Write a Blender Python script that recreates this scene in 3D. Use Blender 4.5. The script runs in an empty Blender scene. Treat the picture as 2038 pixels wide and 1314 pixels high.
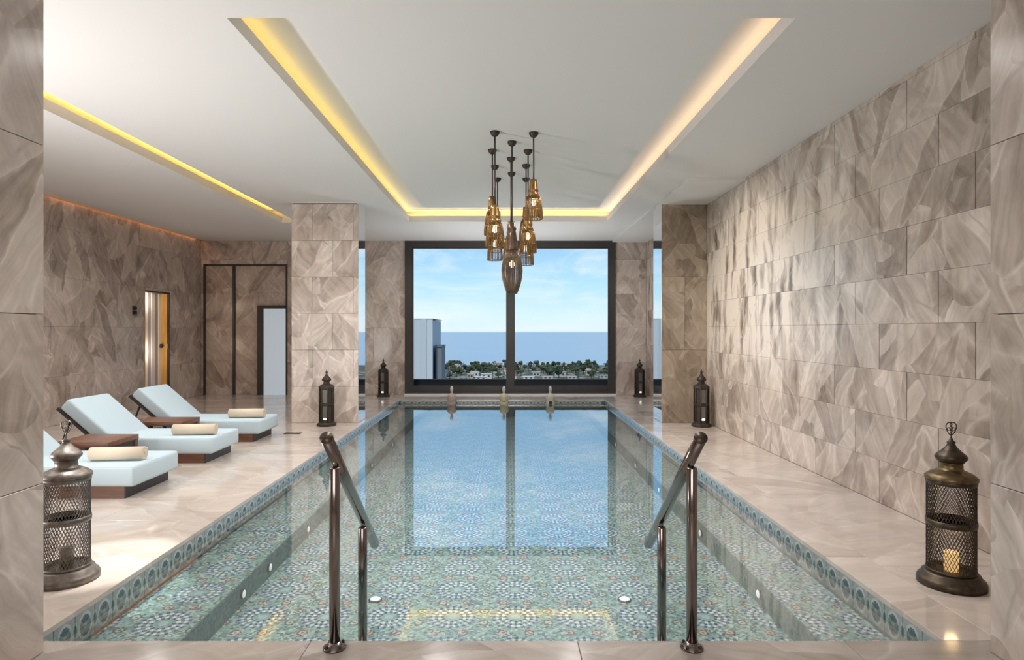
import bpy, bmesh, math, random
from mathutils import Vector, Matrix
random.seed(7)
PI = math.pi
sc = bpy.context.scene
COL = sc.collection

# ------------------------------------------------------------------ camera
cam_d = bpy.data.cameras.new('camera'); cam = bpy.data.objects.new('camera', cam_d); COL.objects.link(cam)
cam.location = (0, 0, 1.4); cam.rotation_euler = (PI/2, 0, 0)
cam_d.sensor_width = 36.0; cam_d.lens = 1255/2038*36.0
cam_d.shift_x = 11/2038; cam_d.clip_end = 20000; cam_d.clip_start = 0.05
sc.camera = cam
# ------------------------------------------------------------------ view
sc.view_settings.view_transform = 'Standard'; sc.view_settings.look = 'None'
sc.view_settings.exposure = 0.0; sc.view_settings.gamma = 1.0; sc.view_settings.use_curve_mapping = False
sc.cycles.use_denoising = True
sc.cycles.max_bounces = 10; sc.cycles.diffuse_bounces = 5; sc.cycles.glossy_bounces = 4
sc.cycles.transparent_max_bounces = 12; sc.cycles.sample_clamp_indirect = 4.0
sc.cycles.caustics_reflective = False; sc.cycles.caustics_refractive = False

# ------------------------------------------------------------------ node helpers
class NT:
    def __init__(s, tree): s.t = tree; s.n = tree.nodes; s.l = tree.links
    def new(s, typ, **kw):
        n = s.n.new(typ)
        for k, v in kw.items(): setattr(n, k, v)
        return n
    def put(s, sock, v):
        if hasattr(v, 'is_output'): s.l.new(v, sock)
        elif v is not None:
            if isinstance(v, (tuple, list)) and len(v) == 3 and sock.type == 'RGBA': v = (*v, 1)
            sock.default_value = v
    def m(s, op, a, b=None, c=None, clamp=False):
        n = s.new('ShaderNodeMath', operation=op, use_clamp=clamp)
        for i, v in enumerate((a, b, c)):
            if v is not None: s.put(n.inputs[i], v)
        return n.outputs[0]
    def vm(s, op, a, b=None):
        n = s.new('ShaderNodeVectorMath', operation=op)
        s.put(n.inputs[0], a)
        if b is not None: s.put(n.inputs[1], b)
        return n.outputs[0]
    def mix(s, f, a, b, blend='MIX'):
        n = s.new('ShaderNodeMix', data_type='RGBA', blend_type=blend)
        s.put(n.inputs[0], f); s.put(n.inputs[6], a); s.put(n.inputs[7], b)
        return n.outputs[2]
    def ramp(s, f, stops):
        n = s.new('ShaderNodeValToRGB'); e = n.color_ramp.elements
        while len(e) < len(stops): e.new(0.5)
        for i, (p, c) in enumerate(stops):
            e[i].position = p; e[i].color = (*c, 1) if len(c) == 3 else c
        s.put(n.inputs[0], f); return n.outputs[0]
    def noise(s, vec, scale, detail=3, rough=.55, dist=0):
        n = s.new('ShaderNodeTexNoise'); s.put(n.inputs['Vector'], vec)
        n.inputs['Scale'].default_value = scale; n.inputs['Detail'].default_value = detail
        n.inputs['Roughness'].default_value = rough; n.inputs['Distortion'].default_value = dist
        return n.outputs
    def voro(s, vec, scale, feature='F1'):
        n = s.new('ShaderNodeTexVoronoi', feature=feature); s.put(n.inputs['Vector'], vec)
        n.inputs['Scale'].default_value = scale
        return n.outputs
    def sep(s, v):
        n = s.new('ShaderNodeSeparateXYZ'); s.put(n.inputs[0], v); return n.outputs
    def comb(s, x, y, z):
        n = s.new('ShaderNodeCombineXYZ')
        for i, v in enumerate((x, y, z)): s.put(n.inputs[i], v)
        return n.outputs[0]
    def band(s, v, a, b, soft=.0):      # 1 where a < v < b
        return s.m('MULTIPLY', s.m('GREATER_THAN', v, a), s.m('LESS_THAN', v, b))

def mat(name, color=(.5,.5,.5), rough=.5, metal=0, emit=None, emit_s=0, spec=.5, **kw):
    m = bpy.data.materials.new(name); m.use_nodes = True
    b = m.node_tree.nodes['Principled BSDF']
    b.inputs['Base Color'].default_value = (*color, 1)
    b.inputs['Roughness'].default_value = rough; b.inputs['Metallic'].default_value = metal
    b.inputs['Specular IOR Level'].default_value = spec
    if emit: b.inputs['Emission Color'].default_value = (*emit, 1); b.inputs['Emission Strength'].default_value = emit_s
    return m
def nt(m): return NT(m.node_tree), m.node_tree.nodes['Principled BSDF']

# ------------------------------------------------------------------ world (sky with thin clouds)
w = bpy.data.worlds.new('sky'); sc.world = w; w.use_nodes = True
T = NT(w.node_tree); bg = w.node_tree.nodes['Background']
g = T.new('ShaderNodeTexCoord').outputs['Generated']
x, y, z = T.sep(g)[:3]
sky = T.ramp(T.m('ADD', T.m('MULTIPLY', z, .5), .5), [
    (0.0, (.30,.34,.36)), (.49, (.50,.58,.62)), (.5, (.72,.86,.92)), (.512, (.66,.86,.93)), (.535, (.47,.76,.93)),
    (.567, (.33,.60,.89)), (.68, (.16,.38,.78)), (1.0, (.10,.27,.65))])
cv = T.comb(T.m('MULTIPLY', x, 2.2), y, T.m('MULTIPLY', z, 9.0))
cn = T.noise(cv, 2.6, 6, .6, .6)[0]
cf = T.m('MULTIPLY', T.m('SUBTRACT', cn, .44), 3.2, clamp=True)
cn2 = T.noise(T.vm('MULTIPLY', cv, (1, 1, 2.4)), 5.5, 5, .6)[0]
cf = T.m('MULTIPLY', cf, T.m('MULTIPLY_ADD', cn2, 1.5, .0, clamp=True), clamp=True)
sky = T.mix(T.m('MULTIPLY', cf, T.m('GREATER_THAN', z, 0)), sky, (.84,.92,.97))
T.put(bg.inputs[0], sky); bg.inputs[1].default_value = 1.12

# ------------------------------------------------------------------ lights
def light(name, typ, loc, energy, color=(1,1,1), target=None, **kw):
    d = bpy.data.lights.new(name, typ); d.energy = energy; d.color = color
    for k, v in kw.items(): setattr(d, k, v)
    o = bpy.data.objects.new(name, d); COL.objects.link(o); o.location = loc
    if target is not None:
        o.rotation_euler = (Vector(target) - Vector(loc)).to_track_quat('-Z', 'Y').to_euler()
    return o
light('sun', 'SUN', (0, -20, 40), 2.6, (1, .95, .86), target=(6, 10, 0), angle=.01)
light('front_softbox', 'AREA', (-.6, -1.6, 1.9), 85, (1, .98, .96), target=(-.2, 6, .6), shape='RECTANGLE', size=3.2, size_y=1.6)
light('lounge_uplight', 'SPOT', (-4.6, 3.3, .7), 520, (1, .985, .97), target=(-1.9, 5.0, 3.3), spot_size=2.5, spot_blend=1.0, shadow_soft_size=.22)
for yy in (3.8, 5.4, 7.0, 8.6): light('lounge_fill_spot', 'SPOT', (-4.8, yy, 3.30), 105, (1, .98, .95), target=(-4.8, yy, 0), spot_size=2.6, spot_blend=1, shadow_soft_size=.06)  # added fill for the lounge, no fittings in the ceiling
for yy in (4.5, 6.3, 8.0):
    light('lounge_downlight', 'SPOT', (-3.0, yy, 3.30), 34, (1, .97, .94), target=(-3.0, yy, 0), spot_size=1.9, spot_blend=.9, shadow_soft_size=.05)
light('lantern_spot', 'SPOT', (-2.45, 3.80, 3.30), 600, (1, .97, .93), target=(-2.42, 3.80, 0), spot_size=.30, spot_blend=.5, shadow_soft_size=.03)
light('far_wall_fill', 'SPOT', (-1.9, 11.6, 3.30), 105, (1, .97, .94), target=(-2.0, 12.8, 0), spot_size=2.2, spot_blend=.9, shadow_soft_size=.05)  # added fill to lift the dim walls beside the window
light('far_wall_fill', 'SPOT', (2.0, 11.6, 3.30), 95, (1, .96, .92), target=(2.0, 12.8, 0), spot_size=2.2, spot_blend=.9, shadow_soft_size=.05)  # matching added fill on the right-hand side
light('far_ceiling_fill', 'SPOT', (0, 12.3, .4), 260, (.95, .98, 1), target=(0, 12.0, 3.3), spot_size=2.5, spot_blend=1, shadow_soft_size=.3)  # added fill imitating window daylight on the far ceiling, no lamp there
light('wall_washer', 'SPOT', (.3, 7.6, 3.28), 300, (1, .92, .80), target=(3.0, 7.9, 1.5), spot_size=1.3, spot_blend=.9, shadow_soft_size=.08)
light('wall_washer', 'SPOT', (-.4, 6.2, 3.28), 230, (1, .95, .91), target=(-2.9, 9.5, 1.6), spot_size=.75, spot_blend=.9, shadow_soft_size=.08)
for xx in (-.9, .9):
    for yy in (4.2, 5.6, 7.0, 8.4): light('pool_fill_spot', 'SPOT', (xx, yy, 3.30), 140, (1, .965, .955), target=(xx, yy, 0), spot_size=2.6, spot_blend=1, shadow_soft_size=.08)  # added fill brightening the pool, no fittings overhead

# ------------------------------------------------------------------ mesh builder
class MB:
    def __init__(s): s.v = []; s.f = []; s.smooth = []
    def add(s, vs, fs, smooth=False):
        o = len(s.v); s.v += [tuple(v) for v in vs]
        for f in fs: s.f.append(tuple(i+o for i in f)); s.smooth.append(smooth)
        return s
    def box(s, a, b):
        (x0,y0,z0),(x1,y1,z1) = a, b
        vs = [(x0,y0,z0),(x1,y0,z0),(x1,y1,z0),(x0,y1,z0),(x0,y0,z1),(x1,y0,z1),(x1,y1,z1),(x0,y1,z1)]
        return s.add(vs, [(0,3,2,1),(4,5,6,7),(0,1,5,4),(1,2,6,5),(2,3,7,6),(3,0,4,7)])
    def lathe(s, prof, n=24, cx=0, cy=0, smooth=True, sx=1, sy=1, ph=0):
        vs = []
        for r, z in prof:
            for k in range(n):
                a = 2*PI*k/n + ph; vs.append((cx+max(r,1e-4)*math.cos(a)*sx, cy+max(r,1e-4)*math.sin(a)*sy, z))
        fs = []
        for j in range(len(prof)-1):
            for k in range(n):
                k2 = (k+1) % n; fs.append((j*n+k, j*n+k2, (j+1)*n+k2, (j+1)*n+k))
        s.add(vs, fs, smooth)
        o = len(s.v) - len(vs)
        s.f.append(tuple(o+k for k in reversed(range(n)))); s.smooth.append(False)
        s.f.append(tuple(o+(len(prof)-1)*n+k for k in range(n))); s.smooth.append(False)
        return s
    def tube(s, pts, r, n=8, closed=False):
        pts = [Vector(p) for p in pts]; rings = []; N = len(pts)
        up0 = None; vs = []
        for i, p in enumerate(pts):
            if closed: d = pts[(i+1) % N] - pts[i-1]
            else: d = pts[min(i+1, N-1)] - pts[max(i-1, 0)]
            d.normalize()
            if up0 is None: up0 = d.orthogonal().normalized()
            u = (up0 - d*up0.dot(d)).normalized(); up0 = u; v = d.cross(u)
            rr = r[i] if isinstance(r, (list, tuple)) else r
            for k in range(n):
                a = 2*PI*k/n; vs.append(p + u*math.cos(a)*rr + v*math.sin(a)*rr)
        fs = []
        for i in range(N if closed else N-1):
            j = (i+1) % N
            for k in range(n):
                k2 = (k+1) % n; fs.append((i*n+k, i*n+k2, j*n+k2, j*n+k))
        if not closed:
            fs.append(tuple(reversed(range(n)))); fs.append(tuple((N-1)*n+k for k in range(n)))
        return s.add(vs, fs, True)
    def mesh(s, name, m=None):
        me = bpy.data.meshes.new(name); me.from_pydata(s.v, [], s.f)
        me.polygons.foreach_set('use_smooth', s.smooth)
        if m: me.materials.append(m)
        me.update(); return me

def link(name, me, parent=None, loc=(0,0,0), rot=(0,0,0)):
    o = bpy.data.objects.new(name, me); COL.objects.link(o); o.location = loc; o.rotation_euler = rot
    if parent is not None: o.parent = parent
    return o
def obj(name, mb, m, parent=None, loc=(0,0,0), rot=(0,0,0)): return link(name, mb.mesh(name, m), parent, loc, rot)
def tag(o, label=None, cat=None, group=None, kind=None):
    if label: o['label'] = label
    if cat: o['category'] = cat
    if group: o['group'] = group
    if kind: o['kind'] = kind
    return o
def thing(name, label, cat, loc=(0,0,0), rotz=0, group=None, kind=None):
    o = link(name, None, None, loc, (0,0,rotz)); return tag(o, label, cat, group, kind)
def copy_tree(o, parent=None):
    c = o.copy(); COL.objects.link(c)
    if parent is not None: c.parent = parent
    for ch in list(o.children): copy_tree(ch, c)
    return c
def bevel_box(name, a, b, r, seg, m, parent=None, loc=(0,0,0), rot=(0,0,0), sub=None):
    bm = bmesh.new(); mb = MB().box(a, b)
    vs = [bm.verts.new(v) for v in mb.v]
    for f in mb.f: bm.faces.new([vs[i] for i in f])
    bmesh.ops.bevel(bm, geom=list(bm.edges), offset=r, segments=seg, profile=.5, affect='EDGES')
    me = bpy.data.meshes.new(name); bm.to_mesh(me); bm.free()
    for p in me.polygons: p.use_smooth = True
    me.materials.append(m); return link(name, me, parent, loc, rot)

# ------------------------------------------------------------------ materials
def marble(name, light=1.0, streak=0.0, rough=.22, scale=1.0, contrast=1.0, tint=(1,1,1), spec=.5, plane='wall', vein=1.15, grain=False):
    m = mat(name, rough=rough, spec=spec); T, b = nt(m)
    X, Y, Z = T.sep(T.new('ShaderNodeNewGeometry').outputs['Position'])[:3]
    rnd = T.new('ShaderNodeObjectInfo').outputs['Random']
    jump = T.m('MULTIPLY', T.m('GREATER_THAN', rnd, .62), T.m('MULTIPLY', rnd, 61.0))   # some slabs break the run of the veins
    if plane == 'wall': qx, qy = T.m('ADD', X, Y), Z
    else: qx, qy = Y, X
    p = T.vm('ADD', T.vm('MULTIPLY', T.comb(qx, qy, 0), (scale,)*3), T.comb(jump, T.m('MULTIPLY', jump, .7), 0))
    wn = T.noise(p, 1.3, 3, .55)[1]
    p2 = T.vm('ADD', p, T.vm('MULTIPLY', T.vm('SUBTRACT', wn, (.5,.5,.5)), (.30,.30,0) if not streak else (.08,.10,0)))
    px, py, _ = T.sep(p2)[:3]
    patch = T.m('GREATER_THAN', T.noise(p, .9, 2)[0], .5)
    lean = T.m('MULTIPLY_ADD', patch, 1.25, -.55) if not streak else 0.0
    ps = T.comb(T.m('ADD', px, T.m('MULTIPLY', py, lean)), py, T.m('MULTIPLY', patch, 7.0))
    st = T.vm('MULTIPLY', ps, (3.3, 1.25, 1.0))
    vo = T.voro(st, 1.0); shard, sh_b = T.sep(vo[1])[0], T.sep(vo[1])[1]
    ed = T.voro(st, 1.0, 'DISTANCE_TO_EDGE')[0]
    # grain inside each shard runs its own way
    grx = T.m('ADD', px, T.m('MULTIPLY', py, T.m('MULTIPLY_ADD', sh_b, 1.9, -.95) if not streak else 0.0))
    gr = T.comb(T.m('MULTIPLY', grx, 11), T.m('MULTIPLY', py, 1.1), T.m('MULTIPLY', shard, 9))
    streaks = T.noise(gr, 1.3, 5, .6)[0]
    cloud = T.noise(p2, 2.4, 5, .6, .4)[0]
    v = T.m('MULTIPLY_ADD', T.m('SUBTRACT', shard, .5), .42, .5)
    v = T.m('ADD', v, T.m('MULTIPLY', T.m('SUBTRACT', streaks, .5), .85))
    v = T.m('ADD', v, T.m('MULTIPLY', T.m('SUBTRACT', cloud, .5), .9))
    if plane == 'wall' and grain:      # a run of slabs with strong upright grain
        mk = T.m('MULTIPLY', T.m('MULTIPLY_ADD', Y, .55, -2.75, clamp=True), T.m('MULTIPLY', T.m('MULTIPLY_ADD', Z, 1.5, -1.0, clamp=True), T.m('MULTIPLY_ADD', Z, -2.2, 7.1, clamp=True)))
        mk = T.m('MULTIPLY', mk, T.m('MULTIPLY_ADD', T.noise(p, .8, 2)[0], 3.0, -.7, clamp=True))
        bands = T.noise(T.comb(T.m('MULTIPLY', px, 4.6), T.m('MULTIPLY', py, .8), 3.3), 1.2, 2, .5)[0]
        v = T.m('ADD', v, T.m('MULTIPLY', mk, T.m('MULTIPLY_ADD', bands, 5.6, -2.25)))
    if streak:
        bands = T.noise(T.comb(T.m('MULTIPLY', px, 4.6), T.m('MULTIPLY', py, .9), 3.3), 1.2, 2, .5)[0]
        v = T.m('ADD', v, T.m('MULTIPLY', T.m('SUBTRACT', bands, .43), 3.2*streak))
    v = T.m('ADD', T.m('MULTIPLY', T.m('SUBTRACT', v, .5), contrast), .5, clamp=True)
    c = T.ramp(v, [(0, (.165,.132,.108)), (.25, (.285,.240,.205)), (.5, (.395,.345,.305)), (.75, (.49,.44,.395)), (1, (.62,.57,.52))])
    vf = T.m('MULTIPLY', T.m('SUBTRACT', 1.0, T.m('MULTIPLY', ed, 20), clamp=True), T.m('MULTIPLY_ADD', cloud, 2.2, -.75, clamp=True))
    c = T.mix(T.m('MULTIPLY', vf, .75*vein), c, (.66,.61,.56))
    e2 = T.voro(T.vm('ADD', T.vm('MULTIPLY', ps, (2.0, .9, 1)), (9.1, 4.4, 0)), 1.0, 'DISTANCE_TO_EDGE')[0]
    dkf = T.m('MULTIPLY', T.m('SUBTRACT', 1.0, T.m('MULTIPLY', e2, 30), clamp=True), T.m('MULTIPLY_ADD', streaks, 2.4, -1.0, clamp=True))
    c = T.mix(T.m('MULTIPLY', dkf, .6*vein), c, (.15,.115,.09))
    c = T.mix(1.0, c, tuple(light*t for t in tint), 'MULTIPLY')
    T.put(b.inputs['Base Color'], c)
    T.put(b.inputs['Roughness'], T.m('MULTIPLY_ADD', cloud, .10, rough-.05))
    return m
M_wall = marble('wall_marble', 1.12, contrast=1.1, tint=(1.02,.985,.98))
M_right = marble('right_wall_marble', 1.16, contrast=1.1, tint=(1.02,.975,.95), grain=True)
M_wall_l = marble('lounge_wall_marble', 1.3, tint=(1.02,.98,.975))
M_col = marble('column_marble', 1.36, rough=.32, tint=(1.02,.985,.98))
M_col_warm = marble('warm_column_marble', .80, tint=(1, .90, .76), contrast=1.1)
M_floor = marble('floor_marble', 1.42, rough=.12, contrast=.55, scale=.65, tint=(1, 1, 1), plane='floor', vein=.4, spec=.9)
M_coping = marble('coping_marble', .95, rough=.18, contrast=.8, scale=.7, plane='floor', vein=.4)
M_grout = mat('grout', (.15,.128,.11), .8)
M_plaster = mat('ceiling_plaster', (.72,.70,.69), .85, spec=.2)
M_white = mat('white_trim', (.78,.77,.76), .5)
M_frame = mat('dark_bronze_frame', (.055,.050,.048), .4, .3)
M_mirror = mat('mirror', (.86,.88,.90), .03, 1.0)
M_steel = mat('handrail_steel', (.24,.205,.19), .16, 1.0)
M_black = mat('black', (.015,.013,.012), .5)

def metal_noise(name, c0, c1, rough, metal, scale=30):
    m = mat(name, c0, rough, metal); T, b = nt(m)
    n = T.noise(T.new('ShaderNodeTexCoord').outputs['Object'], scale, 4)[0]
    T.put(b.inputs['Base Color'], T.ramp(n, [(.3, c0), (.7, c1)])); return m
M_lant_pale = metal_noise('weathered_bronze', (.13,.11,.095), (.25,.22,.19), .42, .6)
M_lant_dark = metal_noise('dark_bronze', (.05,.036,.026), (.10,.075,.05), .4, .7)
M_brass = metal_noise('aged_brass', (.12,.085,.04), (.22,.16,.08), .38, .8)
M_black_metal = metal_noise('blackened_iron', (.035,.027,.022), (.065,.05,.04), .5, .5)
M_pane_dark = mat('smoked_lantern_glass', (.12,.115,.105), .25)
M_glow = mat('lantern_candle', (.40,.28,.16), .5, emit=(1, .62, .25), emit_s=.7)
M_tea = mat('tea_light', (1,.95,.85), .5, emit=(1, .9, .72), emit_s=2.2)
M_bulb = mat('lamp_bulb', (1,.95,.8), .4, emit=(1, .80, .48), emit_s=3.2)
M_pend = metal_noise('pendant_bronze', (.20,.108,.036), (.34,.195,.07), .33, .75, 18)
M_pend2 = metal_noise('pendant_spindle_bronze', (.11,.074,.05), (.20,.14,.095), .33, .75, 18)
M_rod = mat('pendant_rod', (.10,.085,.075), .35, .8)

def fabric(name, c, bump=.15, scale=220):
    m = mat(name, c, .9, spec=.15); T, b = nt(m)
    co = T.new('ShaderNodeTexCoord').outputs['Object']
    n = T.noise(co, scale, 2)[0]; n2 = T.noise(co, 3, 3)[0]
    T.put(b.inputs['Base Color'], T.mix(T.m('MULTIPLY', n2, .22), c, tuple(v*.8 for v in c)))
    bp = T.new('ShaderNodeBump'); bp.inputs['Strength'].default_value = bump; bp.inputs['Distance'].default_value = .0012
    T.put(bp.inputs['Height'], n); T.put(b.inputs['Normal'], bp.outputs[0]); return m
M_matt = fabric('pale_blue_canvas', (.53,.65,.715))
M_towel = fabric('cream_towel', (.72,.61,.48), .6, 120)
def wood(name, c0, c1, rough=.4, ax=(2, 26, 26)):
    m = mat(name, c0, rough); T, b = nt(m)
    co = T.new('ShaderNodeTexCoord').outputs['Object']
    n = T.noise(T.vm('MULTIPLY', co, ax), 1.0, 4, .6, .6)[0]
    T.put(b.inputs['Base Color'], T.ramp(n, [(.25, c0), (.75, c1)])); return m
M_wood = wood('reddish_wood', (.10,.042,.024), (.24,.105,.06))
M_wood_dark = wood('dark_stained_wood', (.022,.019,.020), (.045,.038,.038))
M_amber = wood('amber_wood', (.50,.26,.07), (.72,.42,.13), .35, (26, 26, 2))

# glass and water: fresnel mix of clear transmission and a mirror reflection
def clear(name, tint, ior, rough=0.0, bump=0, sheen=None):
    m = bpy.data.materials.new(name); m.use_nodes = True; T = NT(m.node_tree)
    out = m.node_tree.nodes['Material Output']; m.node_tree.nodes.remove(m.node_tree.nodes['Principled BSDF'])
    tr = T.new('ShaderNodeBsdfTransparent'); tr.inputs[0].default_value = (*tint, 1)
    gl = T.new('ShaderNodeBsdfGlossy'); gl.inputs['Roughness'].default_value = rough
    fr = T.new('ShaderNodeFresnel'); fr.inputs['IOR'].default_value = ior
    mx = T.new('ShaderNodeMixShader')
    if bump:
        co = T.new('ShaderNodeTexCoord').outputs['Object']
        n = T.noise(co, 1.7, 2)[0]
        bp = T.new('ShaderNodeBump'); bp.inputs['Strength'].default_value = 1; bp.inputs['Distance'].default_value = bump
        T.put(bp.inputs['Height'], n)
        T.put(gl.inputs['Normal'], bp.outputs[0]); T.put(fr.inputs['Normal'], bp.outputs[0])
    refl = fr.outputs[0]
    if sheen:       # polished, strongly mirroring surface: reflection rises with grazing angle
        lw = T.new('ShaderNodeLayerWeight'); lw.inputs['Blend'].default_value = .5
        if bump: T.put(lw.inputs['Normal'], bp.outputs[0])
        refl = T.m('MULTIPLY_ADD', T.m('POWER', lw.outputs['Facing'], sheen), .94, .03)
    T.put(mx.inputs[0], refl); T.put(mx.inputs[1], tr.outputs[0]); T.put(mx.inputs[2], gl.outputs[0])
    T.put(out.inputs[0], mx.outputs[0]); return m
M_glass = clear('window_glass', (.985,.99,.99), 1.06)
M_water = clear('pool_water', (.95,.99,.99), 1.33, .012, .0006, 2.3)

def mosaic(name):
    m = mat(name, rough=.35); T, b = nt(m)
    co = T.new('ShaderNodeTexCoord').outputs['Object']; X, Y, Z = T.sep(co)[:3]
    P = .385; PY = .40
    def cell(v, off, per): return T.m('SUBTRACT', T.m('FRACT', T.m('ADD', T.m('DIVIDE', T.m('SUBTRACT', v, off), per), 100.5)), .5)
    u = T.m('MULTIPLY', cell(X, .056, P), P); v = T.m('MULTIPLY', cell(Y, 4.234, PY), P)
    r = T.m('SQRT', T.m('ADD', T.m('MULTIPLY', u, u), T.m('MULTIPLY', v, v)))
    th = T.m('ARCTAN2', v, u)
    tiny = T.voro(T.comb(X, Y, 0), 62); rv = T.sep(tiny[1])
    # ground: turquoise to sea green chips
    c = T.ramp(rv[0], [(0, (.075,.17,.175)), (.25, (.165,.32,.29)), (.6, (.27,.425,.36)), (.85, (.385,.53,.44)), (1, (.56,.66,.60))])
    big = T.noise(T.comb(X, Y, 0), 1.3, 2)[0]
    c = T.mix(T.m('MULTIPLY', big, .45), c, (.22,.37,.38))
    # star lattice of pale lines
    l1 = T.m('ABSOLUTE', T.m('SUBTRACT', T.m('ABSOLUTE', u), T.m('ABSOLUTE', v)))
    c = T.mix(T.m('MULTIPLY', T.m('LESS_THAN', l1, .006), .55), c, (.55,.66,.60))
    l2 = T.m('ABSOLUTE', T.m('SUBTRACT', T.m('ADD', T.m('ABSOLUTE', u), T.m('ABSOLUTE', v)), .235))
    c = T.mix(T.m('MULTIPLY', T.m('LESS_THAN', l2, .006), .6), c, (.58,.66,.62))
    # little ringed stars between the medallions
    for (ox, oy) in ((.5, .19), (.5, -.19), (.2, .5), (-.2, .5)):
        uu = T.m('MULTIPLY', cell(X, .056 + ox*P, P), P); vv = T.m('MULTIPLY', cell(Y, 4.234 + oy*PY, PY), P)
        rr = T.m('SQRT', T.m('ADD', T.m('MULTIPLY', uu, uu), T.m('MULTIPLY', vv, vv)))
        tt = T.m('COSINE', T.m('MULTIPLY', T.m('ARCTAN2', vv, uu), 8))
        rim = T.m('ADD', .032, T.m('MULTIPLY', tt, .004))
        c = T.mix(T.m('LESS_THAN', rr, rim), c, (.10,.08,.10) if oy != .5 else (.22,.09,.07))
        c = T.mix(T.m('LESS_THAN', rr, .021), c, (.42,.60,.44) if oy != .5 else (.55,.46,.40))
        c = T.mix(T.m('LESS_THAN', rr, .009), c, (.30,.10,.06))
    # medallion: rings of radiating chips, navy / white / blue
    def ring(c, a, b_, n, col, ph=0.0, thr=0.0):
        k = T.m('GREATER_THAN', T.m('COSINE', T.m('ADD', T.m('MULTIPLY', th, n), ph)), thr)
        return T.mix(T.m('MULTIPLY', T.band(r, a, b_), k), c, col)
    fld = T.m('LESS_THAN', rv[2], .13)                    # odd dark and pale chips in the ground
    c = T.mix(T.m('MULTIPLY', fld, .7), c, (.055,.085,.13))
    c = T.mix(T.m('MULTIPLY', T.m('GREATER_THAN', rv[2], .93), .6), c, (.70,.76,.74))
    disc = T.m('LESS_THAN', r, .142)
    c = T.mix(T.m('MULTIPLY', disc, .45), c, (.27,.40,.46))
    r = T.m('ADD', r, T.m('MULTIPLY', T.m('SUBTRACT', rv[1], .5), .006))
    th = T.m('ADD', th, T.m('MULTIPLY', T.m('SUBTRACT', rv[0], .5), .05))
    c = ring(c, .122, .142, 20, (.03,.05,.20), 0, .25)
    c = ring(c, .104, .124, 20, (.72,.78,.78), PI, .15)
    c = ring(c, .084, .106, 20, (.02,.03,.11), 0, .3)
    c = ring(c, .066, .086, 12, (.76,.81,.80), PI, .0)
    c = ring(c, .050, .068, 12, (.015,.02,.045), 0, .25)
    c = ring(c, .026, .044, 12, (.24,.42,.48), 0, -.2)
    c = ring(c, .000, .026, 8, (.42,.58,.56), 0, -1.1)
    # per-chip variation and joints
    c = T.mix(T.m('MULTIPLY', rv[1], .10), c, (.30,.42,.44))
    jt = T.m('LESS_THAN', T.voro(T.comb(X, Y, 0), 62, 'DISTANCE_TO_EDGE')[0], .045)
    c = T.mix(T.m('MULTIPLY', jt, .25), c, (.40,.50,.48))
    T.put(b.inputs['Base Color'], c); return m
M_mosaic = mosaic('zellige_mosaic')
def plain_mosaic():
    m = mat('riser_mosaic', rough=.35); T, b = nt(m)
    co = T.new('ShaderNodeTexCoord').outputs['Object']
    rv = T.sep(T.voro(co, 55)[1])[0]
    T.put(b.inputs['Base Color'], T.ramp(rv, [(0, (.07,.14,.15)), (.5, (.11,.21,.21)), (1, (.17,.28,.27))])); return m
M_riser = plain_mosaic()
def band_tile():
    m = mat('painted_band_tile', rough=.2); T, b = nt(m)
    co = T.new('ShaderNodeTexCoord').outputs['Object']; X, Y, Z = T.sep(co)[:3]
    def ell(cx, rx, ry):
        a = T.m('DIVIDE', T.m('SUBTRACT', T.m('ABSOLUTE', X), cx), rx); q = T.m('DIVIDE', Y, ry)
        return T.m('SQRT', T.m('ADD', T.m('MULTIPLY', a, a), T.m('MULTIPLY', q, q)))
    n = T.noise(co, 60, 3)[0]
    c = T.mix(n, (.23,.27,.27), (.35,.39,.385))
    d = ell(0, .048, .062); dn = T.m('ADD', d, T.m('MULTIPLY', T.m('SUBTRACT', n, .5), .2))
    c = T.mix(T.m('LESS_THAN', dn, 1.12), c, (.44,.475,.455))
    c = T.mix(T.m('LESS_THAN', dn, .86), c, T.ramp(n, [(.35, (.045,.075,.085)), (.6, (.13,.18,.20))]))
    c = T.mix(T.m('LESS_THAN', d, .28), c, (.26,.24,.22))
    e = ell(.078, .020, .036)
    c = T.mix(T.m('LESS_THAN', e, 1.3), c, (.40,.44,.42))
    c = T.mix(T.m('LESS_THAN', e, .85), c, (.10,.16,.15))
    T.put(b.inputs['Base Color'], c); return m
M_band = band_tile()

# ------------------------------------------------------------------ tiling helper
_tm = {}
def tile_mesh(wd, ht, t, m):
    key = (round(wd, 3), round(ht, 3), t, m.name)
    if key not in _tm:
        mb = MB(); a, c = wd/2, ht/2; e = .002
        vs = [(-a,-c,-t),(a,-c,-t),(a,c,-t),(-a,c,-t),(-a,-c,-e),(a,-c,-e),(a,c,-e),(-a,c,-e),(-a+e,-c+e,0),(a-e,-c+e,0),(a-e,c-e,0),(-a+e,c-e,0)]
        mb.add(vs, [(0,3,2,1),(8,9,10,11)] + [(i,(i+1)%4,4+(i+1)%4,4+i) for i in range(4)] + [(4+i,4+(i+1)%4,8+(i+1)%4,8+i) for i in range(4)])
        _tm[key] = mb.mesh('tile', m)
    return _tm[key]
def subtract(r, holes):
    out = [r]
    for (a,b,c,d) in holes:
        nxt = []
        for (p,q,s,t) in out:
            if c <= p or a >= s or d <= q or b >= t: nxt.append((p,q,s,t)); continue
            if p < a: nxt.append((p,q,a,t))
            if c < s: nxt.append((c,q,s,t))
            m0, m1 = max(p,a), min(s,c)
            if q < b: nxt.append((m0,q,m1,b))
            if d < t: nxt.append((m0,d,m1,t))
        out = nxt
    return out
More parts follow.
